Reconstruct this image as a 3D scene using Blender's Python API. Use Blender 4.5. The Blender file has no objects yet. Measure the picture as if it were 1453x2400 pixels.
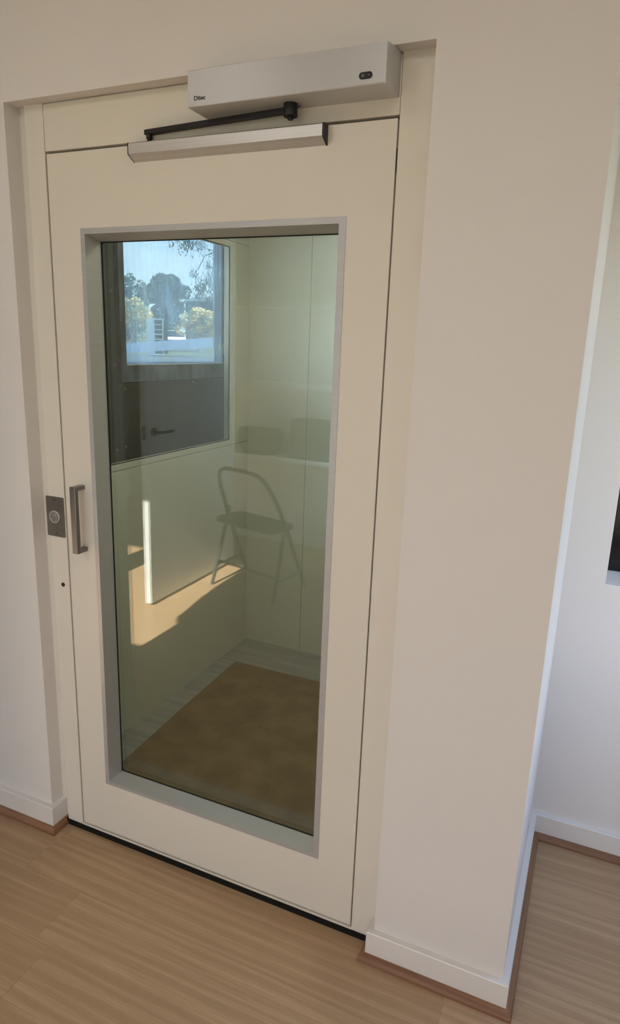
import bpy, bmesh, math, random
from mathutils import Vector, Matrix
random.seed(7)
S = bpy.context.scene
COL = S.collection

# ------------------------------------------------------------------ camera
cam_d = bpy.data.cameras.new('camera')
cam = bpy.data.objects.new('camera', cam_d); COL.objects.link(cam)
cam_d.sensor_fit = 'HORIZONTAL'; cam_d.sensor_width = 36.0; cam_d.lens = 38.58951
cam_d.clip_start = 0.02; cam_d.clip_end = 600
CAM = Vector((1.39152, -1.43832, 1.54615))
RX = Vector((0.9143576, 0.4034845, 0.0339168))
RY = Vector((0.1281157, -0.2088318, -0.9695234))
RZ = Vector((-0.3841048, 0.8908364, -0.2426397))
m = Matrix(((RX.x, -RY.x, -RZ.x, CAM.x), (RX.y, -RY.y, -RZ.y, CAM.y), (RX.z, -RY.z, -RZ.z, CAM.z), (0, 0, 0, 1)))
cam.matrix_world = m
S.camera = cam

# ------------------------------------------------------------------ sky
W = bpy.data.worlds.new('sky'); S.world = W; W.use_nodes = True
wn = W.node_tree.nodes; wl = W.node_tree.links
bg = wn['Background']; bg.inputs['Strength'].default_value = 5.2
tc = wn.new('ShaderNodeTexCoord'); sp = wn.new('ShaderNodeSeparateXYZ'); rp = wn.new('ShaderNodeValToRGB')
wl.new(tc.outputs['Generated'], sp.inputs[0]); wl.new(sp.outputs['Z'], rp.inputs[0]); wl.new(rp.outputs[0], bg.inputs['Color'])
rp.color_ramp.elements[0].position = 0.0; rp.color_ramp.elements[0].color = (.86, .93, 1.0, 1)
rp.color_ramp.elements[1].position = 0.7; rp.color_ramp.elements[1].color = (.30, .52, .95, 1)

# ------------------------------------------------------------------ sun
sun_d = bpy.data.lights.new('sun', 'SUN'); sun_d.energy = 68; sun_d.angle = math.radians(.6); sun_d.color = (1.0, .96, .89)
sun = bpy.data.objects.new('sun', sun_d); COL.objects.link(sun)
sun.rotation_euler = Vector((-.010, -1, -.70)).to_track_quat('-Z', 'Y').to_euler()
sun.location = (0, 4, 5)

def portal(name, loc, d, sx, sy):
    l = bpy.data.lights.new(name, 'AREA'); l.shape = 'RECTANGLE'; l.size = sx; l.size_y = sy
    l.cycles.is_portal = True
    o = bpy.data.objects.new(name, l); COL.objects.link(o); o.location = loc
    o.rotation_euler = Vector(d).to_track_quat('-Z', 'Z').to_euler()
# light portals lying in the window openings (they only steer the sampling of the sky)
portal('window_portal', (-1.32, .075, 1.22), (0, -1, 0), 1.5, 1.1)
portal('side_window_portal', (2.27, .26, 1.335), (-1, 0, 0), .72, 1.43)
portal('fill_window_portal', (1.10, -3.29, 1.02), (0, 1, 0), 1.8, 1.95)
portal('shaft_window_portal', (-.40, 1.015, 1.80), (1, 0, 0), .75, .72)

S.view_settings.view_transform = 'Standard'; S.view_settings.look = 'None'
S.view_settings.gamma = 1.0; S.view_settings.use_curve_mapping = False
S.view_settings.exposure = 0.0

# ------------------------------------------------------------------ helpers
def set_in(n, k, v):
    if k in n.inputs: n.inputs[k].default_value = v
def mat(name, col, rough=.5, metal=0.0, spec=.5, bump=0, bscale=300, var=0, vscale=(3, 3, 3), col2=None, coat=0, bdist=.001):
    mt = bpy.data.materials.new(name); mt.use_nodes = True
    nt = mt.node_tree; b = nt.nodes['Principled BSDF']
    b.inputs['Base Color'].default_value = (*col, 1); b.inputs['Roughness'].default_value = rough
    b.inputs['Metallic'].default_value = metal; set_in(b, 'Specular IOR Level', spec); set_in(b, 'Coat Weight', coat)
    if var or bump:
        co = nt.nodes.new('ShaderNodeTexCoord')
    if var:
        mp = nt.nodes.new('ShaderNodeMapping'); mp.inputs['Scale'].default_value = vscale
        nz = nt.nodes.new('ShaderNodeTexNoise'); nz.inputs['Scale'].default_value = 1; nz.inputs['Detail'].default_value = 6
        r = nt.nodes.new('ShaderNodeValToRGB')
        c2 = col2 or tuple(max(0, c * (1 - var)) for c in col)
        r.color_ramp.elements[0].position = .35; r.color_ramp.elements[1].position = .65
        r.color_ramp.elements[0].color = (*c2, 1); r.color_ramp.elements[1].color = (*col, 1)
        nt.links.new(co.outputs['Object'], mp.inputs[0]); nt.links.new(mp.outputs[0], nz.inputs['Vector'])
        nt.links.new(nz.outputs['Fac'], r.inputs[0]); nt.links.new(r.outputs[0], b.inputs['Base Color'])
    if bump:
        n2 = nt.nodes.new('ShaderNodeTexNoise'); n2.inputs['Scale'].default_value = bscale; n2.inputs['Detail'].default_value = 3
        bp = nt.nodes.new('ShaderNodeBump'); bp.inputs['Strength'].default_value = bump; bp.inputs['Distance'].default_value = bdist
        nt.links.new(co.outputs['Object'], n2.inputs['Vector']); nt.links.new(n2.outputs['Fac'], bp.inputs['Height'])
        nt.links.new(bp.outputs[0], b.inputs['Normal'])
    return mt

def wood(name, dark, mid, light, axis='X', rough=.45, bump=.15, rnd=True, contrast=1.0):
    mt = bpy.data.materials.new(name); mt.use_nodes = True
    nt = mt.node_tree; N = nt.nodes; L = nt.links; b = N['Principled BSDF']
    co = N.new('ShaderNodeTexCoord'); oi = N.new('ShaderNodeObjectInfo')
    mul = N.new('ShaderNodeVectorMath'); mul.operation = 'SCALE'; mul.inputs[0].default_value = (37.1, 11.7, 5.3)
    L.new(oi.outputs['Random'], mul.inputs['Scale'])
    add = N.new('ShaderNodeVectorMath'); add.operation = 'ADD'
    L.new(co.outputs['Object'], add.inputs[0])
    if rnd: L.new(mul.outputs[0], add.inputs[1])
    def mapped(s):
        mp = N.new('ShaderNodeMapping')
        mp.inputs['Scale'].default_value = s if axis == 'X' else (s[1], s[0], s[2])
        L.new(add.outputs[0], mp.inputs[0]); return mp
    n1 = N.new('ShaderNodeTexNoise'); n1.inputs['Scale'].default_value = 1; n1.inputs['Detail'].default_value = 4; n1.inputs['Distortion'].default_value = .6
    L.new(mapped((.7, 20, 20)).outputs[0], n1.inputs['Vector'])
    n2 = N.new('ShaderNodeTexNoise'); n2.inputs['Scale'].default_value = 1; n2.inputs['Detail'].default_value = 8; n2.inputs['Roughness'].default_value = .75
    L.new(mapped((3.2, 150, 150)).outputs[0], n2.inputs['Vector'])
    wv = N.new('ShaderNodeTexWave'); wv.wave_type = 'BANDS'; wv.bands_direction = 'Y' if axis == 'X' else 'X'
    wv.inputs['Scale'].default_value = 1; wv.inputs['Distortion'].default_value = 14; wv.inputs['Detail'].default_value = 3; wv.inputs['Detail Scale'].default_value = .55
    L.new(mapped((1.0, 9, 9)).outputs[0], wv.inputs['Vector'])
    a1 = N.new('ShaderNodeMath'); a1.operation = 'MULTIPLY_ADD'; a1.inputs[1].default_value = .30 * contrast
    L.new(n1.outputs['Fac'], a1.inputs[0])
    a2 = N.new('ShaderNodeMath'); a2.operation = 'MULTIPLY_ADD'; a2.inputs[1].default_value = .56 * contrast
    L.new(n2.outputs['Fac'], a2.inputs[0])
    a3 = N.new('ShaderNodeMath'); a3.operation = 'MULTIPLY_ADD'; a3.inputs[1].default_value = .10 * contrast
    L.new(wv.outputs['Fac'], a3.inputs[0])
    a4 = N.new('ShaderNodeMath'); a4.operation = 'MULTIPLY'; a4.inputs[1].default_value = .05 if rnd else 0
    L.new(oi.outputs['Random'], a4.inputs[0])
    L.new(a4.outputs[0], a3.inputs[2]); L.new(a3.outputs[0], a2.inputs[2]); L.new(a2.outputs[0], a1.inputs[2])
    r = N.new('ShaderNodeValToRGB'); e = r.color_ramp.elements
    e[0].position = .32; e[0].color = (*dark, 1); e[1].position = .82; e[1].color = (*light, 1)
    k = e.new(.56); k.color = (*mid, 1)
    L.new(a1.outputs[0], r.inputs[0]); L.new(r.outputs[0], b.inputs['Base Color'])
    b.inputs['Roughness'].default_value = rough; set_in(b, 'Specular IOR Level', .35)
    if bump:
        bp = N.new('ShaderNodeBump'); bp.inputs['Strength'].default_value = bump; bp.inputs['Distance'].default_value = .0006
        L.new(n2.outputs['Fac'], bp.inputs['Height']); L.new(bp.outputs[0], b.inputs['Normal'])
    return mt

def glass(name, tint, f0=.04, rough=0.0, dirt=None):
    mt = bpy.data.materials.new(name); mt.use_nodes = True
    nt = mt.node_tree; N = nt.nodes; L = nt.links
    N.remove(N['Principled BSDF']); out = N['Material Output']
    tr = N.new('ShaderNodeBsdfTransparent'); tr.inputs[0].default_value = (*tint, 1)
    gl = N.new('ShaderNodeBsdfGlossy'); gl.inputs['Roughness'].default_value = rough
    lw = N.new('ShaderNodeLayerWeight'); lw.inputs['Blend'].default_value = .5
    pw = N.new('ShaderNodeMath'); pw.operation = 'POWER'; pw.inputs[1].default_value = 5
    ma = N.new('ShaderNodeMath'); ma.operation = 'MULTIPLY_ADD'; ma.inputs[1].default_value = 1 - f0; ma.inputs[2].default_value = f0
    L.new(lw.outputs['Facing'], pw.inputs[0]); L.new(pw.outputs[0], ma.inputs[0])
    mx = N.new('ShaderNodeMixShader'); L.new(ma.outputs[0], mx.inputs[0]); L.new(tr.outputs[0], mx.inputs[1]); L.new(gl.outputs[0], mx.inputs[2])
    last = mx
    if dirt:
        co = N.new('ShaderNodeTexCoord')
        mp = N.new('ShaderNodeMapping'); mp.inputs['Scale'].default_value = (40, 70, 3.5)
        nz = N.new('ShaderNodeTexNoise'); nz.inputs['Scale'].default_value = 1; nz.inputs['Detail'].default_value = 8; nz.inputs['Roughness'].default_value = .7
        mp2 = N.new('ShaderNodeMapping'); mp2.inputs['Scale'].default_value = (6, 6, 4)
        nz2 = N.new('ShaderNodeTexNoise'); nz2.inputs['Scale'].default_value = 1; nz2.inputs['Detail'].default_value = 3
        L.new(co.outputs['Object'], mp.inputs[0]); L.new(mp.outputs[0], nz.inputs['Vector'])
        L.new(co.outputs['Object'], mp2.inputs[0]); L.new(mp2.outputs[0], nz2.inputs['Vector'])
        mu = N.new('ShaderNodeMath'); mu.operation = 'MULTIPLY'; L.new(nz.outputs['Fac'], mu.inputs[0]); L.new(nz2.outputs['Fac'], mu.inputs[1])
        r = N.new('ShaderNodeMapRange'); r.inputs['From Min'].default_value = .16; r.inputs['From Max'].default_value = .42
        r.inputs['To Min'].default_value = dirt[0]; r.inputs['To Max'].default_value = dirt[1]
        L.new(mu.outputs[0], r.inputs['Value'])
        tl = N.new('ShaderNodeBsdfTranslucent'); tl.inputs[0].default_value = (.48, .70, .95, 1)
        m2 = N.new('ShaderNodeMixShader'); L.new(r.outputs[0], m2.inputs[0]); L.new(last.outputs[0], m2.inputs[1]); L.new(tl.outputs[0], m2.inputs[2])
        last = m2
    L.new(last.outputs[0], out.inputs['Surface'])
    return mt

def leafmat(name, c1, c2, scale=.6, trans=.45):
    mt = bpy.data.materials.new(name); mt.use_nodes = True
    nt = mt.node_tree; N = nt.nodes; L = nt.links
    N.remove(N['Principled BSDF']); out = N['Material Output']
    co = N.new('ShaderNodeTexCoord'); nz = N.new('ShaderNodeTexNoise'); nz.inputs['Scale'].default_value = scale; nz.inputs['Detail'].default_value = 4
    r = N.new('ShaderNodeValToRGB'); r.color_ramp.elements[0].position = .4; r.color_ramp.elements[1].position = .6
    r.color_ramp.elements[0].color = (*c1, 1); r.color_ramp.elements[1].color = (*c2, 1)
    L.new(co.outputs['Object'], nz.inputs['Vector']); L.new(nz.outputs['Fac'], r.inputs[0])
    d = N.new('ShaderNodeBsdfDiffuse'); t = N.new('ShaderNodeBsdfTranslucent'); mx = N.new('ShaderNodeMixShader'); mx.inputs[0].default_value = trans
    L.new(r.outputs[0], d.inputs[0]); L.new(r.outputs[0], t.inputs[0]); L.new(d.outputs[0], mx.inputs[1]); L.new(t.outputs[0], mx.inputs[2])
    L.new(mx.outputs[0], out.inputs['Surface']); return mt

def box(bm, x0, x1, y0, y1, z0, z1):
    v = [bm.verts.new(p) for p in ((x0, y0, z0), (x1, y0, z0), (x1, y1, z0), (x0, y1, z0), (x0, y0, z1), (x1, y0, z1), (x1, y1, z1), (x0, y1, z1))]
    for f in ((0, 3, 2, 1), (4, 5, 6, 7), (0, 1, 5, 4), (1, 2, 6, 5), (2, 3, 7, 6), (3, 0, 4, 7)):
        bm.faces.new([v[i] for i in f])
    return bm
def B(*boxes):
    bm = bmesh.new()
    for b in boxes: box(bm, *b)
    return bm
def loft(bm, rings, caps=True, closed=True):
    vs = [[bm.verts.new(p) for p in r] for r in rings]
    n = len(vs[0])
    for a, b in zip(vs, vs[1:]):
        for i in range(n if closed else n - 1):
            bm.faces.new((a[i], a[(i + 1) % n], b[(i + 1) % n], b[i]))
    if caps:
        bm.faces.new(vs[0][::-1]); bm.faces.new(vs[-1])
    return bm
def tube(bm, pts, r, n=10, up=None):
    pts = [Vector(p) for p in pts]; rings = []
    pu = None
    for i, p in enumerate(pts):
        d = (pts[min(i + 1, len(pts) - 1)] - pts[max(i - 1, 0)]).normalized()
        if pu is None:
            a = Vector((0, 0, 1)) if abs(d.z) < .9 else Vector((1, 0, 0))
            pu = d.cross(a).normalized()
        else:
            pu = (pu - d * pu.dot(d)).normalized()
        w = d.cross(pu); rr = r[i] if isinstance(r, (list, tuple)) else r
        rings.append([p + (pu * math.cos(2 * math.pi * k / n) + w * math.sin(2 * math.pi * k / n)) * rr for k in range(n)])
    return loft(bm, rings)
def cyl(bm, c, axis, r, h, n=24, r2=None):
    c = Vector(c); a = Vector(axis).normalized()
    return tube(bm, [c, c + a * h], [r, r if r2 is None else r2], n)
def obj(name, bm, m, parent=None, bevel=0, seg=2, smooth=False):
    bmesh.ops.recalc_face_normals(bm, faces=bm.faces[:])
    me = bpy.data.meshes.new(name); bm.to_mesh(me); bm.free()
    if m: me.materials.append(m)
    o = bpy.data.objects.new(name, me); COL.objects.link(o)
    if parent is not None:
        o.parent = parent
        if parent.type == 'EMPTY': o.matrix_parent_inverse = Matrix.Translation(-Vector(parent.location))
    if bevel:
        bv = o.modifiers.new('edges', 'BEVEL'); bv.width = bevel; bv.segments = seg; bv.limit_method = 'ANGLE'; bv.angle_limit = math.radians(40)
        smooth = True
    if smooth:
        for p in me.polygons: p.use_smooth = True
        if hasattr(me, 'set_sharp_from_angle'): me.set_sharp_from_angle(angle=math.radians(35))
    return o
def thing(name, label, cat, loc, group=None):
    o = bpy.data.objects.new(name, None); COL.objects.link(o); o.location = loc; o.empty_display_size = .05
    o['label'] = label; o['category'] = cat; o['kind'] = 'thing'
    if group: o['group'] = group
    return o
def tag(o, label, cat, group=None, kind='thing'):
    o['label'] = label; o['category'] = cat; o['kind'] = kind
    if group: o['group'] = group
    return o
def struct(name, bm, m, parent=None, **k):
    o = obj(name, bm, m, parent, **k)
    if parent is None: o['kind'] = 'structure'
    return o
def sweep(prof, path, i0, i1):
    """profile (outward, z) swept along path[i0..i1] with mitred corners; outward = right of travel"""
    def right(a, b):
        d = Vector((b[0] - a[0], b[1] - a[1])).normalized(); return Vector((d.y, -d.x))
    rings = []
    for i in range(i0, i1 + 1):
        ns = []
        if i > 0: ns.append(right(path[i - 1], path[i]))
        if i < len(path) - 1: ns.append(right(path[i], path[i + 1]))
        if len(ns) == 2:
            mv = ns[0] + ns[1]; mv = mv / (1 + ns[0].dot(ns[1]))
        else: mv = ns[0]
        rings.append([(path[i][0] + mv.x * o, path[i][1] + mv.y * o, z) for o, z in prof])
    bm = bmesh.new(); return loft(bm, rings)

# ------------------------------------------------------------------ materials
M = {}
M['wall'] = mat('wall_paint', (.80, .752, .708), .6, spec=.3, bump=.06, bscale=220)
M['ceiling'] = mat('ceiling_paint', (.82, .80, .77), .7, spec=.2)
M['trim'] = mat('skirting_paint', (.81, .762, .71), .35, spec=.45)
M['cream'] = mat('cream_powder_coat', (.775, .715, .615), .38, spec=.45, bump=.22, bscale=900, bdist=.0004)
M['cream_flat'] = mat('cream_frame_coat', (.775, .715, .615), .42, spec=.4, bump=.12, bscale=700, bdist=.0004)
M['alu'] = mat('silver_anodised', (.54, .53, .52), .42, metal=.4, var=.06, vscale=(2, 2, 300))
M['op_silver'] = mat('operator_silver', (.56, .55, .545), .42, metal=.25, spec=.5)
M['rail_alu'] = mat('rail_brushed', (.62, .60, .57), .36, metal=.6, var=.10, vscale=(2, 400, 400))
M['steel'] = mat('brushed_steel', (.25, .235, .22), .32, metal=.9, var=.12, vscale=(500, 500, 4))
M['black'] = mat('black_plastic', (.008, .008, .009), .42, spec=.4)
M['rubber'] = mat('black_rubber', (.006, .007, .006), .6, spec=.25)
M['ink'] = mat('dark_ink', (.02, .018, .02), .6)
M['white_mark'] = mat('grey_mark', (.35, .35, .36), .6)
M['floor'] = wood('oak_plank', (.41, .265, .148), (.64, .44, .266), (.79, .575, .375), 'X', .42, .12, contrast=.68)
M['quad_x'] = wood('oak_quad_x', (.12, .048, .022), (.23, .110, .056), (.35, .19, .105), 'X', .5, .2, contrast=1.25)
M['quad_y'] = wood('oak_quad_y', (.12, .048, .022), (.23, .110, .056), (.35, .19, .105), 'Y', .5, .2, contrast=1.25)
M['sub'] = mat('subfloor', (.05, .035, .02), .9)
M['pane'] = glass('green_tint_glass', (.86, .895, .845), .08)
M['clear'] = glass('clear_glass', (.955, .965, .965), .04)
M['warm_fill'] = glass('warm_fill_glass', (.93, .885, .845), .04)  # tint chosen to warm the light coming through the added rear window
M['film'] = glass('dirty_blue_glass', (.53, .585, .63), .04, 0, dirt=(.09, .26))
M['car'] = mat('car_panel', (.62, .615, .52), .45, spec=.4)
M['vinyl'] = mat('grey_vinyl', (.36, .35, .33), .5, var=.25, vscale=(3, 40, 3))
M['board'] = mat('brown_hardboard', (.235, .165, .082), .75, var=.28, vscale=(9, 9, 9), spec=.2)
M['speck'] = mat('board_scuff', (.06, .045, .025), .8)
M['dark_steel'] = mat('weathered_steel', (.045, .050, .050), .6, metal=.1, spec=.25, var=.55, vscale=(14, 14, 2.2), col2=(.022, .025, .024))
M['dusty_frame'] = mat('dusty_dark_frame', (.15, .185, .23), .6, var=.5, vscale=(26, 26, 10), col2=(.045, .055, .07))
M['dusty_skylit'] = mat('dusty_skylit_reveal', (.50, .56, .62), .7, var=.5, vscale=(40, 40, 14), col2=(.16, .20, .25))  # pale blue skylight put into the dusty reveal's colour
M['door_white'] = mat('white_gloss_door', (.82, .82, .80), .35, spec=.4)
M['stool'] = mat('dark_enamel', (.035, .034, .032), .45)
M['shelf'] = mat('white_melamine', (.80, .79, .77), .45)
M['card'] = mat('grey_card', (.16, .17, .17), .8)
M['wicker'] = mat('dark_wicker', (.07, .055, .04), .8, bump=.6, bscale=120, bdist=.004)
M['screen'] = mat('black_gloss', (.004, .004, .006), .12, spec=.5)
M['shadow_curtain'] = mat('linen', (.45, .41, .36), .9)
M['roofblue'] = mat('pale_fascia', (.80, .86, .95), .7, spec=.1)
M['roofgrey'] = mat('dusty_roof', (.095, .10, .105), .95, spec=0.02, var=.3, vscale=(3, 3, 3))
M['ground'] = mat('dry_ground', (.11, .115, .07), .95, spec=.02, var=.35, vscale=(.2, .2, .2))
M['white_ext'] = mat('white_enamel', (.80, .80, .78), .5)
M['dark_glass'] = mat('dark_glass', (.03, .035, .04), .15)
M['trunk'] = mat('grey_bark', (.14, .12, .10), .9)
M['leaf_pine'] = leafmat('pine_needles', (.030, .050, .030), (.050, .075, .045), .3, .25)
M['leaf_gum'] = leafmat('gum_leaves', (.10, .13, .10), (.20, .22, .14), .5, .4)
M['leaf_yellow'] = leafmat('autumn_leaves', (.34, .34, .19), (.80, .58, .24), 1.6, .6)
M['leaf_near'] = leafmat('near_leaves', (.05, .07, .04), (.08, .10, .05), 1.5, .3)

# ------------------------------------------------------------------ room shell
FZ = -.03; CZ = 2.62; WY = -.036; RL = -.098; RR = 1.0135; RT = 2.117; PX = 1.3445; BY = .647
struct('wall_front', B(
    (-3, -2.05, WY, .06, FZ, CZ), (-2.05, -.59, WY, .06, FZ, .694), (-2.05, -.59, WY, .06, 1.741, CZ),
    (-1.720, -1.487, WY, .06, .694, 1.741), (-.59, RL, WY, .06, FZ, CZ), (RL, RR, WY, .06, RT, CZ),
    (RR, 1.15, WY, .06, FZ, CZ), (1.15, PX, WY, BY, FZ, CZ)), M['wall'])
NX, NZ0, NZ1, NX1 = 1.4635, .884, 1.62, 2.05
struct('wall_back', B((1.15, NX, BY, .87, FZ, CZ), (NX1, 2.15, BY, .87, FZ, CZ), (NX, NX1, BY, .87, FZ, NZ0),
    (NX, NX1, BY, .87, NZ1, CZ), (NX, NX1, .83, .87, NZ0, NZ1)), M['wall'])
struct('wall_right', B((2.15, 2.25, -3.27, -.10, FZ, CZ), (2.15, 2.25, .62, .87, FZ, CZ), (2.15, 2.25, -.10, .62, FZ, .62), (2.15, 2.25, -.10, .62, 2.05, CZ)), M['wall'])
struct('wall_left', B((-3.1, -3, -5.6, .06, FZ, CZ)), M['wall'])
struct('wall_rear', B((-1.70, .20, -3.27, -3.17, FZ, CZ), (-1.70, -1.60, -5.5, -3.27, FZ, CZ), (-3.1, -1.60, -5.6, -5.5, FZ, CZ), (2.0, 2.25, -3.27, -3.17, FZ, CZ), (.20, 2.0, -3.27, -3.17, FZ, .05), (.20, 2.0, -3.27, -3.17, 2.0, CZ)), M['wall'])
struct('wall_partition', B((-1.14, -1.03, -2.62, -2.46, FZ, CZ), (-1.03, -.14, -2.50, -2.46, 2.28, CZ), (-.14, .18, -2.62, -2.46, FZ, CZ), (.14, .18, -3.17, -2.62, FZ, CZ)), M['wall'])  # lintel and right-hand stubs added to shield the room from the glowing panel
ce = struct('ceiling', B((-3.1, 2.25, -5.6, .87, CZ, CZ + .1)), M['ceiling'])
def lampmat(name, col, k):
    mt = bpy.data.materials.new(name); mt.use_nodes = True; p = mt.node_tree.nodes['Principled BSDF']
    p.inputs['Emission Color'].default_value = (*col, 1); p.inputs['Emission Strength'].default_value = k; return mt
M['panel_lamp'] = lampmat('panel_lamp', (1, .96, .92), 4.1)
M['fill_panel_glow'] = lampmat('fill_panel_glow', (.60, .85, 1.0), 20)
for lx in (.0, 1.35):
    obj('ceiling_lamp', B((lx - .3, lx + .3, -1.75, -1.15, CZ - .015, CZ - .001)), M['panel_lamp'], ce)
obj('added_fill_panel', B((-.13, .12, -2.640, -2.621, .55, 2.25)), M['fill_panel_glow'], ce)  # unseen glowing panel added to brighten the mirrored rear wall and shelves

# floor and its planks
fl = struct('floor', B((-3.1, PX, -5.6, .0, -.06, -.034), (PX, 2.25, -3.27, .87, -.06, -.034)), M['sub'])
rows = range(-32, 6)
PWD = .1665
k = 0
for r in rows:
    y0 = -.2084 + PWD * r; y1 = y0 + PWD
    rnd = random.Random(100 + r)
    x = -3.1 - rnd.uniform(.05, 1.2)
    cuts = []
    if r == 0:
        cuts = [-2.57, -1.308, -.046, 1.216, 2.478]
    else:
        while x < 2.6:
            x += 1.262
            cuts.append(x)
    xs = [-3.0] + [c for c in cuts if -2.95 < c < 2.10] + [2.15]
    for a, b in zip(xs, xs[1:]):
        ya, yb, xa, xb = y0, y1, a, b
        if y0 >= -.01:
            xa = max(xa, PX + .001)
        if y1 < -3.17: xb = min(xb, -1.70)
        ya = max(ya, -5.5); yb = min(yb, BY)
        if xb - xa < .02 or yb - ya < .01: continue
        g = .00015
        if yb > -.003 and ya < -.003 and xa < PX:      # the row that runs under the wall line: stop at the threshold
            parts = [(xa, min(xb, PX), ya, -.0025)]
            if xb > PX: parts.append((PX + .001, xb, ya, yb))
        else:
            parts = [(xa, xb, ya, yb)]
        for p in parts:
            if p[1] - p[0] < .02: continue
            dz = rnd.uniform(0, .00025)
            obj('plank', B((p[0] + g, p[1] - g, p[2] + g, p[3] - g, -.034, FZ - dz)), M['floor'], fl)

# skirting and oak quarter round
SK = [(0, FZ), (.0165, FZ), (.0165, .0545), (.0150, .057), (0, .057)]
QD = [(.0165, FZ), (.0325, FZ), (.0320, -.0225), (.0285, -.0155), (.0225, -.0105), (.0165, -.0085)]
pl = [(-3, WY), (RL, WY), (RL, .013)]
b1 = struct('baseboard_left', sweep(SK, pl, 0, 2), M['trim'])
for i in range(2):
    obj('quarter_round', sweep(QD, pl, i, i + 1), M['quad_x' if i == 0 else 'quad_y'], b1)
pr = [(RR, .0), (RR, WY), (PX, WY), (PX, BY), (2.15, BY)]
b2 = struct('baseboard_right', sweep(SK, pr, 0, 2), M['trim'])
for i in range(2):
    obj('quarter_round', sweep(QD, pr, i, i + 1), M['quad_y' if i == 0 else 'quad_x'], b2)
b3 = struct('baseboard_back', sweep(SK, pr, 2, 4), M['trim'])
for i in (2, 3):
    obj('quarter_round', sweep(QD, pr, i, i + 1), M['quad_y' if i == 2 else 'quad_x'], b3)

# ------------------------------------------------------------------ lift door frame
fr = thing('door_surround', 'cream powder-coated metal frame recessed around the glazed lift door', 'frame', (.467, .02, FZ))
bm = bmesh.new()
loft(bm, [[(RL, .013, z), (-.080, .013, z), (-.066, 0, z), (-.0050, 0, z), (-.0050, .06, z), (RL, .06, z)] for z in (-.011, RT)])
o = obj('post', bm, M['cream_flat'], fr, smooth=True)
bm = bmesh.new()
loft(bm, [[(.9388, 0, z), (RR, 0, z), (RR, .06, z), (.9388, .06, z)] for z in (-.011, RT)])
obj('post', bm, M['cream_flat'], fr)
obj('header_panel', B((-.0040, .9376, 0.0004, .06, 2.0058, 2.1145)), M['cream_flat'], fr, bevel=.0012)
obj('top_strip', B((-.0040, .9376, .006, .06, 2.1150, RT)), M['cream_flat'], fr)
obj('sill_lip', B((-.0050, .9388, -.0012, .058, -.0105, -.0038)), M['cream_flat'], fr)
obj('threshold', B((RL + .0165, RR - .001, -.0022, .06, FZ - .01, -.0112)), M['rubber'], fr)['label'] = 'black rubber threshold strip'
bm = bmesh.new(); cyl(bm, (-.0291, .001, .8232), (0, -1, 0), .0065, .0025, 20)
pg = obj('plug', bm, M['black'], fr, smooth=True); pg['label'] = 'small black plug'
# gap backing, dark
obj('rebate', B((-.0050, .0, .045, .06, -.0030, 2.0055), (.935, .9388, .045, .06, -.003, 2.0055), (-.005, .9388, .045, .06, 2.0, 2.0058)), M['rubber'], fr)

# ------------------------------------------------------------------ lift door
dr = thing('lift_door', 'tall cream lift door with a silver-framed glass panel and steel pull handle', 'door', (.467, .05, 0))
DW, DH = .935, 2.0
FX0, FX1, FB, FT = .1003, .8326, .1785, 1.8187        # flange outer
IX0, IX1, IB, IT = .1142, .8163, .1902, 1.8047        # opening
GY = .062
bm = bmesh.new()
def ring(bm, o, i, y0, y1):
    O = [(o[0], o[2]), (o[1], o[2]), (o[1], o[3]), (o[0], o[3])]; I = [(i[0], i[2]), (i[1], i[2]), (i[1], i[3]), (i[0], i[3])]
    vo0 = [bm.verts.new((x, y0, z)) for x, z in O]; vi0 = [bm.verts.new((x, y0, z)) for x, z in I]
    vo1 = [bm.verts.new((x, y1, z)) for x, z in O]; vi1 = [bm.verts.new((x, y1, z)) for x, z in I]
    for k in range(4):
        j = (k + 1) % 4
        bm.faces.new((vo0[k], vo0[j], vi0[j], vi0[k])); bm.faces.new((vo1[j], vo1[k], vi1[k], vi1[j]))
        bm.faces.new((vo0[j], vo0[k], vo1[k], vo1[j])); bm.faces.new((vi0[k], vi0[j], vi1[j], vi1[k]))
    return bm
ring(bm, (0, DW, 0, DH), (.1075, .8255, .184, 1.812), 0, .044)
obj('door_leaf', bm, M['cream'], dr, bevel=.0012)
# four mitred aluminium bars: flange on the face plus the deep reveal back to the glass
def bar(c0, c1, i0, i1, g0, g1):
    """c: flange outer corners, i: opening corners at the face, g: corners at the glass (x,z)"""
    bm = bmesh.new()
    rings = []
    for c, i, g in ((c0, i0, g0), (c1, i1, g1)):
        rings.append([(c[0], 0.0005, c[1]), (c[0], -.0016, c[1]), (i[0], -.0016, i[1]), (g[0], GY - .003, g[1]), (g[0] * .6 + c[0] * .4, GY - .003, g[1] * .6 + c[1] * .4)])
    return loft(bm, rings)
oc = [(FX0, FB), (FX1, FB), (FX1, FT), (FX0, FT)]; ic = [(IX0, IB), (IX1, IB), (IX1, IT), (IX0, IT)]
gc = [(.1142, .1908), (.8163, .1908), (.8163, 1.7945), (.1142, 1.7945)]
for a in range(4):
    b_ = (a + 1) % 4
    obj('frame_bar', bar(oc[a], oc[b_], ic[a], ic[b_], gc[a], gc[b_]), M['alu'], dr)
# back reveal of the opening
bm = bmesh.new(); ring(bm, (.055, .880, .135, 1.860), (.084, .849, .160, 1.836), GY - .012, GY + .013)
obj('inner_frame', bm, M['alu'], dr)
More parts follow.
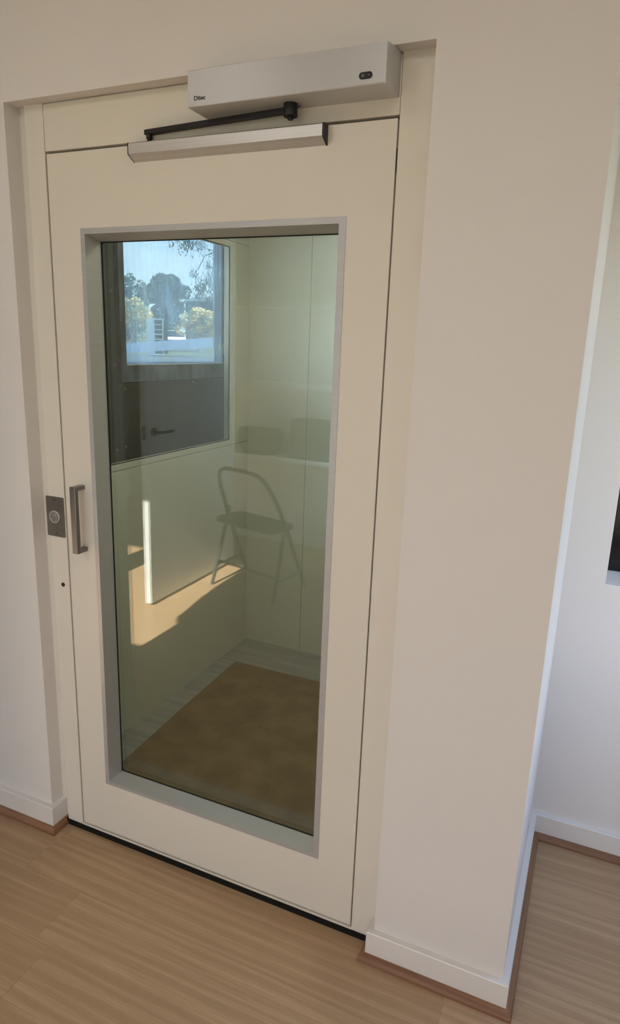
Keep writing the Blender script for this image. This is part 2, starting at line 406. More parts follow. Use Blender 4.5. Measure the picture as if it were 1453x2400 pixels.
# gasket with rounded inner corners
def rrect(x0, x1, z0, z1, r, n=5):
    pts = []
    for cx, cz, a0 in ((x1 - r, z1 - r, 0), (x0 + r, z1 - r, 90), (x0 + r, z0 + r, 180), (x1 - r, z0 + r, 270)):
        for k in range(n + 1):
            a = math.radians(a0 + 90 * k / n); pts.append((cx + r * math.cos(a), cz + r * math.sin(a)))
    return pts
ro = rrect(.1080, .8250, .1845, 1.8115, .003); ri = rrect(.1166, .8145, .1926, 1.7922, .007)
bm = bmesh.new()
loft(bm, [[(x, GY - .0028, z) for x, z in ro], [(x, GY - .0028, z) for x, z in ri], [(x, GY - .0002, z) for x, z in ri], [(x, GY - .0002, z) for x, z in ro], [(x, GY - .0028, z) for x, z in ro]], caps=False)
obj('gasket', bm, M['rubber'], dr)
gp = obj('glass_pane', B((.0845, .8485, GY, GY + .009, .1605, 1.8355)), M['pane'], dr); gp['label'] = 'green-tinted glass pane'
# pull handle
hd = bmesh.new()
HX0, HX1, HZ0, HZ1 = .0535, .0735, .9455, 1.1405
loft(hd, [[(x, -.041, HZ1), (x, 0, HZ1), (x, 0, HZ1 - .0115), (x, -.028, HZ1 - .0115), (x, -.028, HZ0 + .0115), (x, 0, HZ0 + .0115), (x, 0, HZ0), (x, -.041, HZ0)] for x in (HX0, HX1)])
hh = obj('pull_handle', hd, M['steel'], dr, bevel=.0012); hh['label'] = 'square brushed-steel D-shaped pull handle'
# slide rail for the closer arm
bm = bmesh.new(); prof = [(0, 1.961), (-.0232, 1.974), (-.0232, 1.9970), (-.0222, 1.9980), (0, 1.9985)]
loft(bm, [[(x, y, z) for y, z in prof] for x in (.2770, .7790)])
sr = obj('slide_rail', bm, M['rail_alu'], dr, bevel=.0006); sr['label'] = 'brushed aluminium slide rail'
for x0, x1 in ((.2758, .2770), (.7790, .7826)):
    bm = bmesh.new(); pc = [(0, 1.9603), (-.0240, 1.9735), (-.0240, 1.9990), (0, 1.9995)]
    loft(bm, [[(x, y, z) for y, z in pc] for x in (x0, x1)])
    obj('end_cap', bm, M['black'], sr)
bm = bmesh.new()
for z in (1.95, ): box(bm, .9350, .9380, .004, .014, 1.90, 1.945)
obj('hinge', bm, M['black'], dr)

# ------------------------------------------------------------------ door operator
op = thing('door_operator', 'long silver automatic door operator box with black swing arm above the lift door', 'door operator', (.71, 0, 2.037))
bm = bmesh.new()
loft(bm, [[(.4845, 0, 2.037), (.9352, 0, 2.037), (.9352, 0, 2.1165), (.4845, 0, 2.1165)],
          [(.4845, -.074, 2.0368), (.9328, -.072, 2.0368), (.9328, -.072, 2.1090), (.4845, -.074, 2.1100)],
          [(.4845, -.0795, 2.0372), (.9310, -.0780, 2.0374), (.9310, -.0780, 2.1078), (.4845, -.0795, 2.1075)],
          [(.4850, -.0800, 2.0380), (.9265, -.0800, 2.0395), (.9265, -.0800, 2.1070), (.4850, -.0800, 2.1068)]])
obj('housing', bm, M['op_silver'], op, bevel=.0015)
def slot(x0, x1, z0, z1, y0, y1, n=8):
    r = (z1 - z0) / 2; pts = []
    for cx, a0 in ((x1 - r, -90), (x0 + r, 90)):
        for k in range(n + 1):
            a = math.radians(a0 + 180 * k / n); pts.append((cx + r * math.cos(a), (z0 + z1) / 2 + r * math.sin(a)))
    bm = bmesh.new(); return loft(bm, [[(x, y0, z) for x, z in pts], [(x, y1, z) for x, z in pts]])
sw = obj('rocker_switch', slot(.8770, .9045, 2.0480, 2.0600, -.0790, -.0818), M['black'], op, bevel=.0004); sw['label'] = 'black rocker switch'
bm = bmesh.new()
n = 20
loft(bm, [[(.8850 + r * math.cos(2 * math.pi * k / n), y, 2.054 + r * math.sin(2 * math.pi * k / n)) for k in range(n)] for r, y in ((.0026, -.0817), (.0026, -.0821), (.0016, -.0821), (.0016, -.0817))], caps=False)
box(bm, .8955, .9000, -.0821, -.0817, 2.0536, 2.0545)
obj('marking', bm, M['white_mark'], sw)
# maker's name, printed on the box
cu = bpy.data.curves.new('lettering', 'FONT'); cu.body = 'D\u00edtec'; cu.size = .0118; cu.extrude = .0001; cu.offset = .00030; cu.space_character = .95
to = bpy.data.objects.new('lettering_source', cu); COL.objects.link(to)
bpy.context.view_layer.update()
me = bpy.data.meshes.new_from_object(to.evaluated_get(bpy.context.evaluated_depsgraph_get()))
bpy.data.objects.remove(to)
me.transform(Matrix.Rotation(math.radians(90), 4, 'X')); 
xs = [v.co.x for v in me.vertices]; sc = .0285 / (max(xs) - min(xs))
me.transform(Matrix.Translation((.5005, -.0801, 2.0492)) @ Matrix.Scale(sc, 4, (1, 0, 0)) @ Matrix.Translation((-min(xs), 0, 0)))
me.name = 'lettering'; me.materials.append(M['ink'])
lo = bpy.data.objects.new('lettering', me); COL.objects.link(lo); lo.parent = op; lo.matrix_parent_inverse = Matrix.Translation(-Vector(op.location))
# arm
AR = Vector((.7095, -.0340, 2.0245)); AL = Vector((.3310, -.0120, 2.0195))
bm = bmesh.new(); d = (AR - AL).normalized(); w = Vector((-d.y, d.x, 0)).normalized() * .0075; h = Vector((0, 0, .0055))
a0 = AL - d * .010; a1 = AR + d * .012
loft(bm, [[p - w - h, p + w - h, p + w + h, p - w + h] for p in (a0, a1)])
arm = obj('swing_arm', bm, M['black'], op, bevel=.0015); arm['label'] = 'flat black swing arm'
bm = bmesh.new(); cyl(bm, (AR.x, AR.y, 2.0365), (0, 0, -1), .0150, .024, 24); cyl(bm, (AR.x, AR.y, 2.0125), (0, 0, -1), .0062, .006, 12)
obj('pivot_hub', bm, M['black'], arm, smooth=True)
bm = bmesh.new(); cyl(bm, (AL.x, AL.y, 2.0145), (0, 0, -1), .0072, .0085, 18); cyl(bm, (AL.x, AL.y, 2.0062), (0, 0, -1), .0048, .0072, 14)
obj('slide_pin', bm, M['black'], arm, smooth=True)
bm = bmesh.new(); cyl(bm, (.7226, -.0163, 2.0372), (0, 0, -1), .0034, .0015, 14)
obj('screw', bm, M['steel'], op, smooth=True)
bm = bmesh.new(); tube(bm, [(.692, -.020, 2.0364), (.700, -.012, 2.0364), (.712, -.0085, 2.0364), (.7185, -.0125, 2.0364)], .0012, 6)
obj('collar_slot', bm, M['black'], op)

# ------------------------------------------------------------------ push button plate
pb = thing('push_button_plate', 'brushed steel call plate with one round push button on the frame', 'button', (-.0418, 0, .9727))
pts = rrect(-.0757, -.0080, .9727, 1.0935, .0035, 4)
bm = bmesh.new(); loft(bm, [[(x, 0, z) for x, z in pts], [(x, -.0024, z) for x, z in pts]])
obj('plate', bm, M['steel'], pb, bevel=.0004)
bc = Vector((-.0432, -.0024, 1.0330))
def lathe(bm, c, prof, n=32):
    rings = [[(c.x + r * math.cos(2 * math.pi * k / n), c.y - h, c.z + r * math.sin(2 * math.pi * k / n)) for k in range(n)] for r, h in prof]
    return loft(bm, rings, caps=True)
bm = bmesh.new(); lathe(bm, bc, [(.0192, 0), (.0192, .0030), (.0182, .0038), (.0168, .0038), (.0160, .0030), (.0160, .0006), (.0150, .0004)])
obj('button_ring', bm, M['rail_alu'], pb, smooth=True)
bm = bmesh.new(); lathe(bm, bc, [(.0148, 0), (.0148, .0026), (.0140, .0032)])
M['button'] = mat('worn_button', (.40, .39, .38), .4, metal=.7, var=.6, vscale=(110, 110, 160), col2=(.16, .15, .15))
bt = obj('push_button', bm, M['button'], pb, smooth=True); bt['label'] = 'round worn metal push button'
for z in (1.0850, .9822):
    bm = bmesh.new(); cyl(bm, (-.0420, -.0022, z), (0, -1, 0), .0022, .0006, 12); obj('screw', bm, M['ink'], pb)

# ------------------------------------------------------------------ lift car
CX0, CX1, CY0, CY1, CZ1 = -.22, 1.06, .11, 1.48, 2.22
lc = thing('passenger_cabin', 'cream-panelled lift car interior with a side window seen through the glass', 'lift', (.42, .8, -.02))
SY = 1.072
obj('side_panel', B((CX0 - .03, CX0, CY0, CY1, -.02, SY)), M['car'], lc, bevel=.0008)
obj('side_panel', B((CX0 - .03, CX0, CY0, CY1, 1.988, CZ1)), M['car'], lc, bevel=.0008)
obj('side_panel', B((CX0 - .03, CX0, 1.331, CY1, SY + .002, 1.986)), M['car'], lc, bevel=.0008)
bm = bmesh.new()
def ringx(bm, o, i, x0, x1):
    O = [(o[0], o[2]), (o[1], o[2]), (o[1], o[3]), (o[0], o[3])]; I = [(i[0], i[2]), (i[1], i[2]), (i[1], i[3]), (i[0], i[3])]
    vo0 = [bm.verts.new((x0, y, z)) for y, z in O]; vi0 = [bm.verts.new((x0, y, z)) for y, z in I]
    vo1 = [bm.verts.new((x1, y, z)) for y, z in O]; vi1 = [bm.verts.new((x1, y, z)) for y, z in I]
    for k in range(4):
        j = (k + 1) % 4
        bm.faces.new((vo0[k], vo0[j], vi0[j], vi0[k])); bm.faces.new((vo1[j], vo1[k], vi1[k], vi1[j]))
        bm.faces.new((vo0[j], vo0[k], vo1[k], vo1[j])); bm.faces.new((vi0[k], vi0[j], vi1[j], vi1[k]))
    return bm
ringx(bm, (CY0 + .002, 1.329, SY + .002, 1.986), (CY0 + .03, 1.305, 1.097, 1.962), CX0, CX0 - .034)
wf = obj('window_frame', bm, M['car'], lc, bevel=.0008)
bm = bmesh.new(); ringx(bm, (CY0 + .029, 1.3055, 1.0965, 1.9625), (CY0 + .033, 1.3015, 1.1000, 1.9590), CX0 - .004, CX0 - .007)
obj('gasket', bm, M['rubber'], wf)
obj('window_pane', B((CX0 - .0135, CX0 - .0075, CY0 + .031, 1.304, 1.098, 1.961)), M['clear'], lc)
obj('back_panel', B((CX0 - .03, .0985, CY1, CY1 + .03, -.02, CZ1)), M['car'], lc, bevel=.0008)
obj('back_panel', B((.1003, CX1, CY1, CY1 + .03, -.02, CZ1)), M['car'], lc, bevel=.0008)
obj('side_panel', B((CX1, CX1 + .03, CY0, CY1 + .03, -.02, CZ1)), M['car'], lc, bevel=.0008)
obj('car_ceiling', B((CX0 - .03, CX1 + .03, CY0, CY1 + .03, CZ1, CZ1 + .03)), M['car'], lc)
M['lamp'] = bpy.data.materials.new('lamp_diffuser'); M['lamp'].use_nodes = True
_p = M['lamp'].node_tree.nodes['Principled BSDF']; _p.inputs['Emission Color'].default_value = (1, .96, .86, 1); _p.inputs['Emission Strength'].default_value = 15.5
obj('ceiling_lamp', B((.20, .70, .55, .85, CZ1 - .012, CZ1 - .001)), M['lamp'], lc)
obj('car_floor', B((CX0, CX1, CY0, CY1, -.02, 0)), M['vinyl'], lc)
bm = bmesh.new(); pts = [(-.085, .13), (.80, .13), (.80, 1.222), (.32, 1.219), (-.131, 1.214), (-.118, .80), (-.096, .32)]
loft(bm, [[(x, y, .0003) for x, y in pts], [(x, y, .0035) for x, y in pts]])
bd = obj('floor_board', bm, M['board']); tag(bd, 'scuffed brown hardboard sheet protecting the lift car floor', 'floor board')
rs = random.Random(5)
for k in range(26):
    x, y = rs.uniform(.0, .75), rs.uniform(.2, 1.1); s = rs.uniform(.0015, .0045)
    bm = bmesh.new(); n = 6
    a0 = rs.uniform(0, 6); el = rs.uniform(.4, 1)
    loft(bm, [[(x + s * math.cos(a0 + 2 * math.pi * i / n) * rs.uniform(.7, 1.2), y + el * s * math.sin(a0 + 2 * math.pi * i / n), z) for i in range(n)] for z in (.0034, .0042)])
    if k == 0: crumbs = bm
    else:
        tmp = bpy.data.meshes.new('t'); bm.to_mesh(tmp); crumbs.from_mesh(tmp); bm.free(); bpy.data.meshes.remove(tmp)
cr = obj('crumbs', crumbs, M['speck']); tag(cr, 'dark specks of dirt scattered on the brown floor board', 'dirt', kind='stuff')

# ------------------------------------------------------------------ lift shaft: steel lining and outside window
LX = -.30
sh = struct('wall_shaft', B((-.345, 1.2, 1.64, 1.70, -.6, 2.75), (1.14, 1.2, .06, 1.64, -.6, 2.75), (-.345, 1.2, .06, 1.70, 2.70, 2.75), (-.345, 1.2, .0, 1.70, -.66, -.6),
    (-.345, -.318, .06, .66, -.6, 2.7), (-.345, -.318, 1.369, 1.64, -.6, 2.7), (-.345, -.318, .66, 1.369, -.6, 1.45), (-.345, -.318, .66, 1.369, 2.15, 2.7),
    (RL, -.06, .0601, .09, -.6, 2.7), (.99, 1.14, .0601, .09, -.6, 2.7), (-.06, .99, .0601, .09, 2.10, 2.7), (-.06, .99, .0601, .1, -.6, -.03)), M['dark_steel'])
def panel(y0, y1, z0, z1): return obj('steel_panel', B((LX - .015, LX, y0, y1, z0, z1)), M['dark_steel'], sh, bevel=.001)
panel(.062, .606, -.55, 2.69)
panel(.608, 1.636, -.55, 1.383)
panel(.608, 1.636, 2.19, 2.69)
panel(1.42, 1.636, 1.385, 2.188)
for y, z in ((.5952, 1.451), (.649, 1.3600), (.590, 1.1311), (.6449, 1.137), (.588, 1.7152), (1.1142, 1.3720), (1.3378, 1.3735)):
    bm = bmesh.new(); cyl(bm, (LX, y, z), (1, 0, 0), .0062, .003, 12, .004); obj('screw', bm, M['steel'], sh, smooth=True)
win = struct('window_2', (lambda bm: ringx(bm, (.628, 1.418, 1.3855, 2.187), (.660, 1.369, 1.4500, 2.150), LX - .016, LX + .004))(bmesh.new()), M['dusty_frame'], bevel=.001)
bm = bmesh.new(); ringx(bm, (.656, 1.373, 1.446, 2.154), (.660, 1.369, 1.4505, 2.150), LX - .016, -.352)
obj('window_reveal', bm, M['dusty_skylit'], win)
obj('window_pane', B((-.3065, -.3025, .6605, 1.3685, 1.4510, 2.149)), M['film'], win)
obj('sill_bead', B((LX - .001, LX + .0055, .662, 1.367, 1.4495, 1.4530)), M['white_ext'], win)
obj('seal_strip', B((LX + .004, LX + .0075, 1.372, 1.380, 1.492, 2.15)), M['white_ext'], win)
obj('catch', B((LX + .004, LX + .008, 1.338, 1.349, 1.512, 1.540), (LX + .004, LX + .008, 1.352, 1.360, 1.512, 1.540)), M['white_ext'], win)

# ------------------------------------------------------------------ screen in its recess, past the corner on the right
ws = tag(obj('wall_screen', B((NX + .006, NX1 - .01, .795, .829, NZ0 + .0, NZ1 - .004)), M['screen'], bevel=.002), 'black glossy screen set in a white wall recess at the right edge', 'screen')

# ------------------------------------------------------------------ what the glass mirrors: the room behind the camera
w1 = struct('window_1', (lambda bm: ring(ring(bm, (-1.487, -.59, .694, 1.741), (-1.485, -.592, .696, 1.739), .02, .05), (-2.05, -1.720, .694, 1.741), (-2.048, -1.722, .696, 1.739), .02, .05))(bmesh.new()), M['trim'])
obj('window_pane', B((-1.485, -.592, .033, .037, .696, 1.739)), M['clear'], w1)
obj('window_pane', B((-2.048, -1.722, .033, .037, .696, 1.739)), M['clear'], w1)
bm = bmesh.new()
cpts = [(-.592, 1.739), (-.800, 1.739), (-.808, 1.60), (-.800, 1.40), (-.775, 1.22), (-.745, 1.08), (-.735, 1.02), (-.705, .975), (-.678, .955), (-.680, .80), (-.685, .697), (-.592, .697)]
loft(bm, [[(x, y, z) for x, z in cpts] for y in (.006, .018)])
obj('shadow_curtain', bm, M['shadow_curtain'], w1)  # unseen; outline shaped to cast the right edge of the sun patch
w3 = struct('window_3', (lambda bm: ringx(bm, (-.10, .62, .62, 2.05), (-.07, .59, .65, 2.02), 2.18, 2.22))(bmesh.new()), M['trim'])
obj('window_pane', B((2.198, 2.202, -.07, .59, .65, 2.02)), M['clear'], w3)

w4 = struct('added_fill_window', ring(bmesh.new(), (.20, 2.00, .05, 2.0), (.24, 1.96, .09, 1.96), -3.25, -3.21), M['trim'])  # unseen window added behind the camera as fill for the front wall
obj('window_pane', B((.24, 1.96, -3.232, -3.228, .09, 1.96)), M['warm_fill'], w4)
od = thing('open_door', 'white flush door standing open in the sun, mirrored in the lift glass', 'door', (-.996, -2.0, FZ))
obj('door_leaf', B((-1.0165, -.9755, -2.43, -1.530, -.012, 2.03)), M['door_white'], od, bevel=.0015)
lp = obj('latch_plate', B((-1.006, -.986, -1.5302, -1.5285, .990, 1.070)), M['steel'], od); lp['label'] = 'dark steel latch plate'
bm = bmesh.new()
for sx, d_ in ((-.9755, 1), (-1.0165, -1)):
    cyl(bm, (sx, -1.595, 1.03), (d_, 0, 0), .026, .008, 20)
    tube(bm, [(sx + d_ * .006, -1.595, 1.03), (sx + d_ * .05, -1.595, 1.03), (sx + d_ * .055, -1.61, 1.03), (sx + d_ * .055, -1.71, 1.03)], .009, 10)
obj('lever_handle', bm, M['steel'], od, smooth=True)
for z in (.25, 1.0, 1.8):
    bm = bmesh.new(); cyl(bm, (-1.023, -2.437, z), (0, 0, 1), .007, .1, 10); obj('hinge', bm, M['steel'], od)

bk = thing('unseen_shade_bookcase', 'unseen tall dark bookcase added to shade the wall left of the lift door', 'bookcase', (-.56, -.31, FZ))  # out of view; added to keep bounced sun off the left wall
for y0, y1 in ((-.56, -.54), (-.075, -.055)):
    obj('side', B((-.66, -.46, y0, y1, FZ, 1.98)), M['stool'], bk)
obj('back', B((-.475, -.460, -.54, -.075, FZ, 1.98)), M['stool'], bk)
for z in (.02, .42, .82, 1.22, 1.62, 1.96):
    obj('shelf', B((-.66, -.475, -.54, -.075, z, z + .02)), M['stool'], bk)
st = thing('step_stool', 'dark folding step stool with a hooped back, mirrored in the lift glass', 'stool', (-.59, -2.18, FZ))
FLt, FRt, RLt, RRt = (-.862, -2.04), (-.335, -1.90), (-.838, -2.46), (-.305, -2.32)
def lerp(a, b, t): return tuple(a[i] + (b[i] - a[i]) * t for i in range(len(a)))
# hoop: one bent tube from the rear left foot, over the top, down to the rear right foot
hl = [(*RLt, FZ), (-.848, -2.25, .38), (-.850, -2.135, .62)]
hr = [(*RRt, FZ), (-.338, -2.10, .38), (-.385, -2.02, .60)]
top = [(-.846, -2.105, .695), (-.825, -2.090, .745), (-.780, -2.078, .765), (-.63, -2.04, .765), (-.52, -2.01, .755), (-.455, -2.0, .720), (-.415, -2.0, .665)]
bm = bmesh.new(); tube(bm, hl + top + hr[::-1], .013, 10); obj('hoop_frame', bm, M['stool'], st, smooth=True)
for f, t in ((FLt, (-.795, -2.165, .50)), (FRt, (-.330, -2.045, .46))):
    bm = bmesh.new(); tube(bm, [(*f, FZ + .002), t], .012, 10); obj('leg', bm, M['stool'], st, smooth=True)
def slab(c, ux, uy, r, z0, z1):
    bm = bmesh.new(); pts = []
    hx, hy = Vector(ux), Vector(uy); lx, ly = hx.length, hy.length; hx.normalize(); hy.normalize()
    for px, pz in rrect(-lx, lx, -ly, ly, r, 5):
        v = Vector(c) + hx * px + hy * pz; pts.append(v)
    return loft(bm, [[(p.x, p.y, z) for p in pts] for z in (z0, z1)])
ux = Vector((.527, .14, 0)).normalized(); uy = Vector((-.14, .527, 0)).normalized()
obj('seat', slab((-.565, -2.075, 0), ux * .255, uy * .125, .06, .420, .448), M['stool'], st, bevel=.006)
for a, b_ in (((-.846, -2.075, .105), (-.842, -2.395, .085)), ((-.334, -1.935, .105), (-.312, -2.26, .085)), ((-.845, -2.07, .14), (-.334, -1.925, .14))):
    bm = bmesh.new(); tube(bm, [a, b_], .008, 8); obj('brace', bm, M['stool'], st, smooth=True)

su = thing('shelf_unit', 'white open shelves along the rear wall, mirrored in the lift glass', 'shelves', (-.3, -3.02, FZ))
for z in (1.830, 1.251, .690):
    obj('shelf', B((-1.55, .10, -3.168, -2.95, z - .018, z + .018)), M['shelf'], su, bevel=.001)
obj('side', B((-1.572, -1.55, -3.168, -2.95, FZ, 2.2)), M['shelf'], su)
obj('side', B((.10, .122, -3.168, -2.95, FZ, 2.2)), M['shelf'], su)
sb = tag(obj('storage_box', B((-.745, -.22, -3.14, -2.965, .7085, 1.003)), M['card'], bevel=.004), 'grey storage box on the lowest shelf, mirrored in the lift glass', 'box')
bm = bmesh.new(); n = 24
loft(bm, [[(-1.05 + rx * math.cos(2 * math.pi * k / n), -3.055 + ry * math.sin(2 * math.pi * k / n), z) for k in range(n)] for rx, ry, z in ((.15, .07, .7085), (.19, .095, .78), (.20, .10, .86), (.175, .09, .905), (.16, .08, .905), (.17, .085, .85))])
tag(obj('basket', bm, M['wicker'], smooth=True), 'dark rounded basket left of the box on the shelf, mirrored in glass', 'basket')

# ------------------------------------------------------------------ outside, seen through the shaft window
bm = bmesh.new()
loft(bm, [[(x, y, z) for x, z in ((-160, .9), (30, .9))] for y, z in ((0, 0),)] if False else [[(-190, 13, -3), (40, 13, -3), (40, 13, -4), (-190, 13, -4)], [(-190, 14.5, .9), (40, 14.5, .9), (40, 14.5, -4), (-190, 14.5, -4)], [(-190, 190, 2.2), (40, 190, 2.2), (40, 190, -4), (-190, 190, -4)]])
box(bm, -190, 40, 1.9, 13.0, -4, -3); box(bm, -60, 60, -60, 1.9, -4, -3)
gr = obj('ground', bm, M['ground']); gr['kind'] = 'structure'
# neighbouring flat roof with a pale blue fascia along its far side
rf = thing('carport_roof', 'flat grey roof with a pale blue fascia just outside the lift window', 'roof', (-4, 4.5, -3))
bm = bmesh.new(); box(bm, -7.5, -2.25, 2.4, 5.9, 1.26, 1.36); obj('roof_slab', bm, M['roofgrey'], rf)
bm = bmesh.new()
A, Bp = Vector((-5.6, 4.57, 1.325)), Vector((-1.9, 7.26, 1.79)); hw = Vector((.10, -.14, 0))
loft(bm, [[p, p + hw, p + hw + Vector((0, 0, -.118)), p + Vector((0, 0, -.118))] for p in (A, A + (Bp - A) * .535, )]); obj('fascia', bm, M['roofblue'], rf)
bm = bmesh.new(); loft(bm, [[p, p + hw, p + hw + Vector((0, 0, -.122)), p + Vector((0, 0, -.122))] for p in (A + (Bp - A) * .537, Bp)]); obj('fascia', bm, M['roofblue'], rf)
for p in ((-5.5, 4.7), (-2.45, 2.6), (-7.3, 2.6), (-2.45, 5.8)):
    obj('column', B((p[0] - .06, p[0] + .06, p[1] - .06, p[1] + .06, -3, 1.26)), M['white_ext'], rf)
for t in (.05, .35, .62, .95):
    p = A + (Bp - A) * t + hw * .5; obj('bracket', B((p.x - .03, p.x + .03, p.y - .03, p.y + .03, 1.30 if p.y < 6 else -3, p.z - .1)), M['roofgrey'], rf)

ux = Vector((.803, .596, 0)); uy = Vector((-.596, .803, 0))
def obox(c, hx, hy, z0, z1, bm=None):
    bm = bm or bmesh.new(); c = Vector((c[0], c[1], 0))
    q = [c + ux * a * hx + uy * b * hy for a, b in ((-1, -1), (1, -1), (1, 1), (-1, 1))]
    return loft(bm, [[(p.x, p.y, z) for p in q] for z in (z0, z1)])
ec = thing('utility_cabinet', 'white upright cabinet with an open slatted right half beyond the parapet', 'cabinet', (-12.9, 17.9, .9))
obj('door_panel', obox((-13.01, 17.76), .135, .25, 1.10, 2.22), M['white_ext'], ec)
obj('back_panel', obox((-12.93, 18.16), .27, .02, 1.10, 2.22), M['dark_glass'], ec)
obj('top_panel', obox((-12.89, 17.90), .285, .28, 2.22, 2.255), M['white_ext'], ec)
obj('base', obox((-12.89, 17.90), .285, .28, .9, 1.10), M['white_ext'], ec)
obj('corner_post', obox((-12.685, 18.0), .02, .24, 1.10, 2.22), M['white_ext'], ec)
for z in (1.30, 1.56, 1.72, 1.88, 2.04): obj('slat', obox((-12.79, 17.90), .125, .2, z, z + (.035 if z > 1.4 else .16)), M['white_ext'], ec)

cr_ = thing('parked_car', 'white car parked in the street beyond the parapet', 'car', (-30.2, 43.6, .95))
c0 = Vector((-30.2, 43.6, 0))
def carloft(sec, m_, nm):
    bm = bmesh.new(); loft(bm, [[c0 + ux * x + uy * y + Vector((0, 0, z)) for x, z in pr_] for y, pr_ in sec]); return obj(nm, bm, m_, cr_, bevel=.05)
carloft([(-2.0, [(-.85, 1.2), (.85, 1.2), (.85, 1.65), (-.85, 1.65)]), (-.9, [(-.88, 1.2), (.88, 1.2), (.88, 1.85), (-.88, 1.85)]), (2.1, [(-.88, 1.2), (.88, 1.2), (.86, 1.9), (-.86, 1.9)])], M['white_ext'], 'body')
carloft([(-.8, [(-.80, 1.85), (.80, 1.85), (.78, 1.88), (-.78, 1.88)]), (-.1, [(-.80, 1.85), (.80, 1.85), (.62, 2.27), (-.62, 2.27)]), (1.5, [(-.80, 1.85), (.80, 1.85), (.62, 2.27), (-.62, 2.27)]), (2.0, [(-.80, 1.85), (.80, 1.85), (.78, 1.9), (-.78, 1.9)])], M['dark_glass'], 'windows')
carloft([(-.2, [(-.64, 2.26), (.64, 2.26), (.60, 2.33), (-.60, 2.33)]), (1.55, [(-.64, 2.26), (.64, 2.26), (.60, 2.33), (-.60, 2.33)])], M['white_ext'], 'roof')
for x in (-.8, .8):
    for y in (-1.35, 1.35):
        p = c0 + ux * x + uy * y; bm = bmesh.new(); cyl(bm, (p.x, p.y, 1.27), ux, .32, .2, 18); obj('wheel', bm, M['rubber'], cr_)

hb = thing('far_building', 'low building with a white gable roof behind the trees', 'building', (-63.5, 99.5, 1.5))
c1 = Vector((-62.6, 100.2, 0))
bm = bmesh.new(); loft(bm, [[c1 + ux * x + uy * y + Vector((0, 0, z)) for x, z in ((-4.2, 8.3), (-2.0, 8.95), (4.6, 8.75), (4.6, 8.55), (-4.2, 8.1))] for y in (0, 8)]); obj('roof', bm, M['white_ext'], hb)
bm = bmesh.new(); loft(bm, [[c1 + ux * x + uy * y + Vector((0, 0, z)) for x, z in ((-3.6, 1.5), (4.2, 1.5), (4.2, 8.5), (-3.6, 8.2))] for y in (.3, 7.7)]); obj('wall', bm, M['roofgrey'], hb)

def crown(bm, clumps, n, s, rnd, flat=.6):
    tot = sum(c[3] * c[4] * c[5] for c in clumps) ** 1
    for c in clumps:
        k = int(n * (c[3] * c[4] * c[5]) / tot)
        for _ in range(k):
            while True:
                v = Vector((rnd.uniform(-1, 1), rnd.uniform(-1, 1), rnd.uniform(-1, 1)))
                if .25 < v.length < 1: break
            v = v.normalized() * (v.length ** .5)
            p = Vector((c[0] + v.x * c[3], c[1] + v.y * c[4], c[2] + v.z * c[5]))
            a = Vector((rnd.gauss(0, 1), rnd.gauss(0, 1), rnd.gauss(0, flat))).normalized(); b = a.cross(Vector((rnd.gauss(0, 1), rnd.gauss(0, 1), rnd.gauss(0, 1)))).normalized()
            q = s * rnd.uniform(.6, 1.3); w = q * .42
            vs = [bm.verts.new(x) for x in (p - a * q, p + b * w, p + a * q, p - b * w)]
            bm.faces.new(vs)
def limbs(bm, base, tips, r0):
    base = Vector(base)
    for t in tips:
        t = Vector(t); mid = base.lerp(t, .5) + Vector((random.uniform(-.06, .06), random.uniform(-.06, .06), .12)) * (t - base).length
        tube(bm, [base, mid, t], [r0, r0 * .6, r0 * .2], 6)
def tree(name, label, base, fork, clumps, n, s, m_, r0, seed):
    t = thing(name, label, 'tree', base); rnd = random.Random(seed)
    bm = bmesh.new(); tube(bm, [base, fork], [r0, r0 * .75], 8)
    limbs(bm, fork, [(c[0], c[1], c[2]) for c in clumps], r0 * .55)
    obj('trunk', bm, M['trunk'], t)
    bm = bmesh.new(); crown(bm, clumps, n, s, rnd); f = obj('foliage', bm, m_, t); f['kind'] = 'stuff'
    return t
def along(c, a, b, z, rx, rz, ry=None):
    p = Vector((c[0], c[1], 0)) + ux * a + uy * b; return (p.x, p.y, z, rx, ry or rx, rz)
P = (-45.1, 63.66)
tree('pine_tree', 'dark broad-topped pine rising in the middle of the window view', (*P, 1.2), (*P, 4.2),
     [along(P, -1.5, 0, 6.6, 1.1, 1.1), along(P, -.6, 0, 7.6, 1.25, 1.2), along(P, .4, .3, 7.8, 1.2, 1.0), along(P, 1.2, 0, 6.9, .9, 1.0), along(P, -.2, -.3, 6.3, 1.5, 1.0), along(P, 2.0, 0, 6.9, .75, .75), along(P, .8, 0, 5.2, 1.2, .9), along(P, -.6, 0, 4.6, 1.3, 1.0), along(P, .4, 0, 3.6, 1.2, .9)], 9000, .17, M['leaf_pine'], .3, 1)
P = (-35.8, 45.7)
tree('gum_tree', 'grey-green tree at the left edge of the window view', (*P, 1.1), (*P, 3.0),
     [along(P, -.6, 0, 5.9, .7, .75), along(P, -.1, 0, 6.4, .45, .5), along(P, .75, 0, 6.0, .4, .4), along(P, .3, 0, 5.3, .9, .6), along(P, -.8, 0, 4.8, .8, .8), along(P, .7, 0, 4.5, .7, .7), along(P, -1.6, 0, 5.5, .8, .9), along(P, .1, 0, 3.6, 1.2, .9)], 4200, .14, M['leaf_gum'], .16, 2)
P = (-23.3, 30.05)
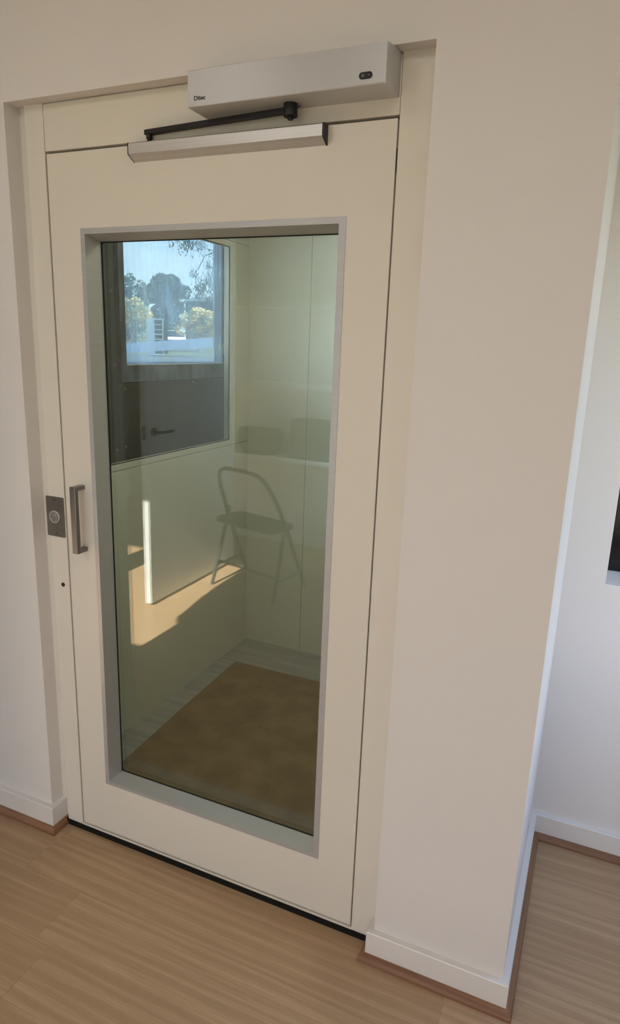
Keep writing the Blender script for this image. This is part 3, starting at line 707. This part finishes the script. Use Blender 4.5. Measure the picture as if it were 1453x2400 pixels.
tree('autumn_tree', 'yellowing leafy tree left of the white cabinet', (*P, 1.0), (*P, 1.9),
     [along(P, -.5, 0, 3.3, .45, .5), along(P, .1, 0, 3.4, .4, .45), along(P, .5, 0, 2.9, .5, .45), along(P, -.8, 0, 2.6, .5, .6), along(P, .9, 0, 2.4, .4, .4), along(P, 0, 0, 2.4, .7, .6), along(P, .2, 0, 1.9, .8, .4), along(P, -.7, 0, 1.8, .6, .4)], 5200, .075, M['leaf_yellow'], .07, 3)
P = (-20.42, 32.1)
tree('autumn_tree', 'orange-yellow leafy tree at the right of the window view', (*P, 1.0), (*P, 1.8),
     [along(P, 0, 0, 3.0, .55, .5), along(P, -.6, 0, 2.7, .5, .45), along(P, .6, 0, 2.8, .5, .5), along(P, -.9, 0, 2.2, .45, .35), along(P, .9, 0, 2.3, .45, .45), along(P, 0, 0, 2.2, .7, .5), along(P, .3, 0, 1.8, .9, .35), along(P, 1.4, 0, 2.6, .4, .6)], 5200, .075, M['leaf_yellow'], .07, 4)
# near gum: trunk hidden behind the right window post, branches hang into view
t = thing('overhanging_tree', 'sparse leafy branches hanging in from the upper right of the window', 'tree', (-1.95, 4.75, -3))
rn = random.Random(11)
bm = bmesh.new(); tube(bm, [(-1.90, 4.80, -3), (-1.93, 4.78, 0), (-1.98, 4.74, 2.2), (-1.85, 4.9, 3.6)], [.10, .085, .06, .03], 8); obj('trunk', bm, M['trunk'], t)
BR = [[(-1.98, 4.74, 2.36), (-2.20, 4.58, 2.395), (-2.36, 4.47, 2.43), (-2.50, 4.36, 2.48), (-2.60, 4.30, 2.50)],
      [(-2.28, 4.52, 2.41), (-2.37, 4.46, 2.36), (-2.41, 4.43, 2.26), (-2.45, 4.41, 2.20)],
      [(-1.98, 4.74, 2.25), (-2.20, 4.58, 2.33), (-2.30, 4.51, 2.25), (-2.34, 4.48, 2.10), (-2.33, 4.49, 1.95)],
      [(-1.98, 4.74, 2.10), (-2.22, 4.56, 2.15), (-2.38, 4.46, 2.10), (-2.42, 4.43, 1.98)]]
bm = bmesh.new()
for b_ in BR: tube(bm, b_, [.009, .006, .004, .003, .002][:len(b_)], 6)
obj('branch', bm, M['trunk'], t)
bm = bmesh.new()
spots = [((-2.50, 4.37, 2.47), .07, 90), ((-2.40, 4.44, 2.46), .06, 60), ((-2.60, 4.30, 2.51), .06, 50), ((-2.46, 4.40, 2.19), .035, 22), ((-2.33, 4.49, 2.28), .05, 34), ((-2.33, 4.49, 2.12), .07, 90), ((-2.40, 4.44, 2.06), .06, 70), ((-2.30, 4.51, 1.97), .07, 80), ((-2.42, 4.43, 1.98), .05, 40), ((-2.27, 4.53, 2.38), .04, 16)]
for c, r, n in spots:
    for _ in range(int(n * 2.2)):
        p = Vector(c) + Vector((rn.gauss(0, r * .6), rn.gauss(0, r * .6), rn.gauss(0, r * .7)))
        a = Vector((rn.gauss(0, .5), rn.gauss(0, .5), -1)).normalized(); b_ = a.cross(Vector((rn.gauss(0, 1), rn.gauss(0, 1), .2))).normalized()
        q = rn.uniform(.012, .023); w_ = q * .3
        bm.faces.new([bm.verts.new(x) for x in (p - a * q, p + b_ * w_, p + a * q, p - b_ * w_)])
f = obj('foliage', bm, M['leaf_near'], t); f['kind'] = 'stuff'
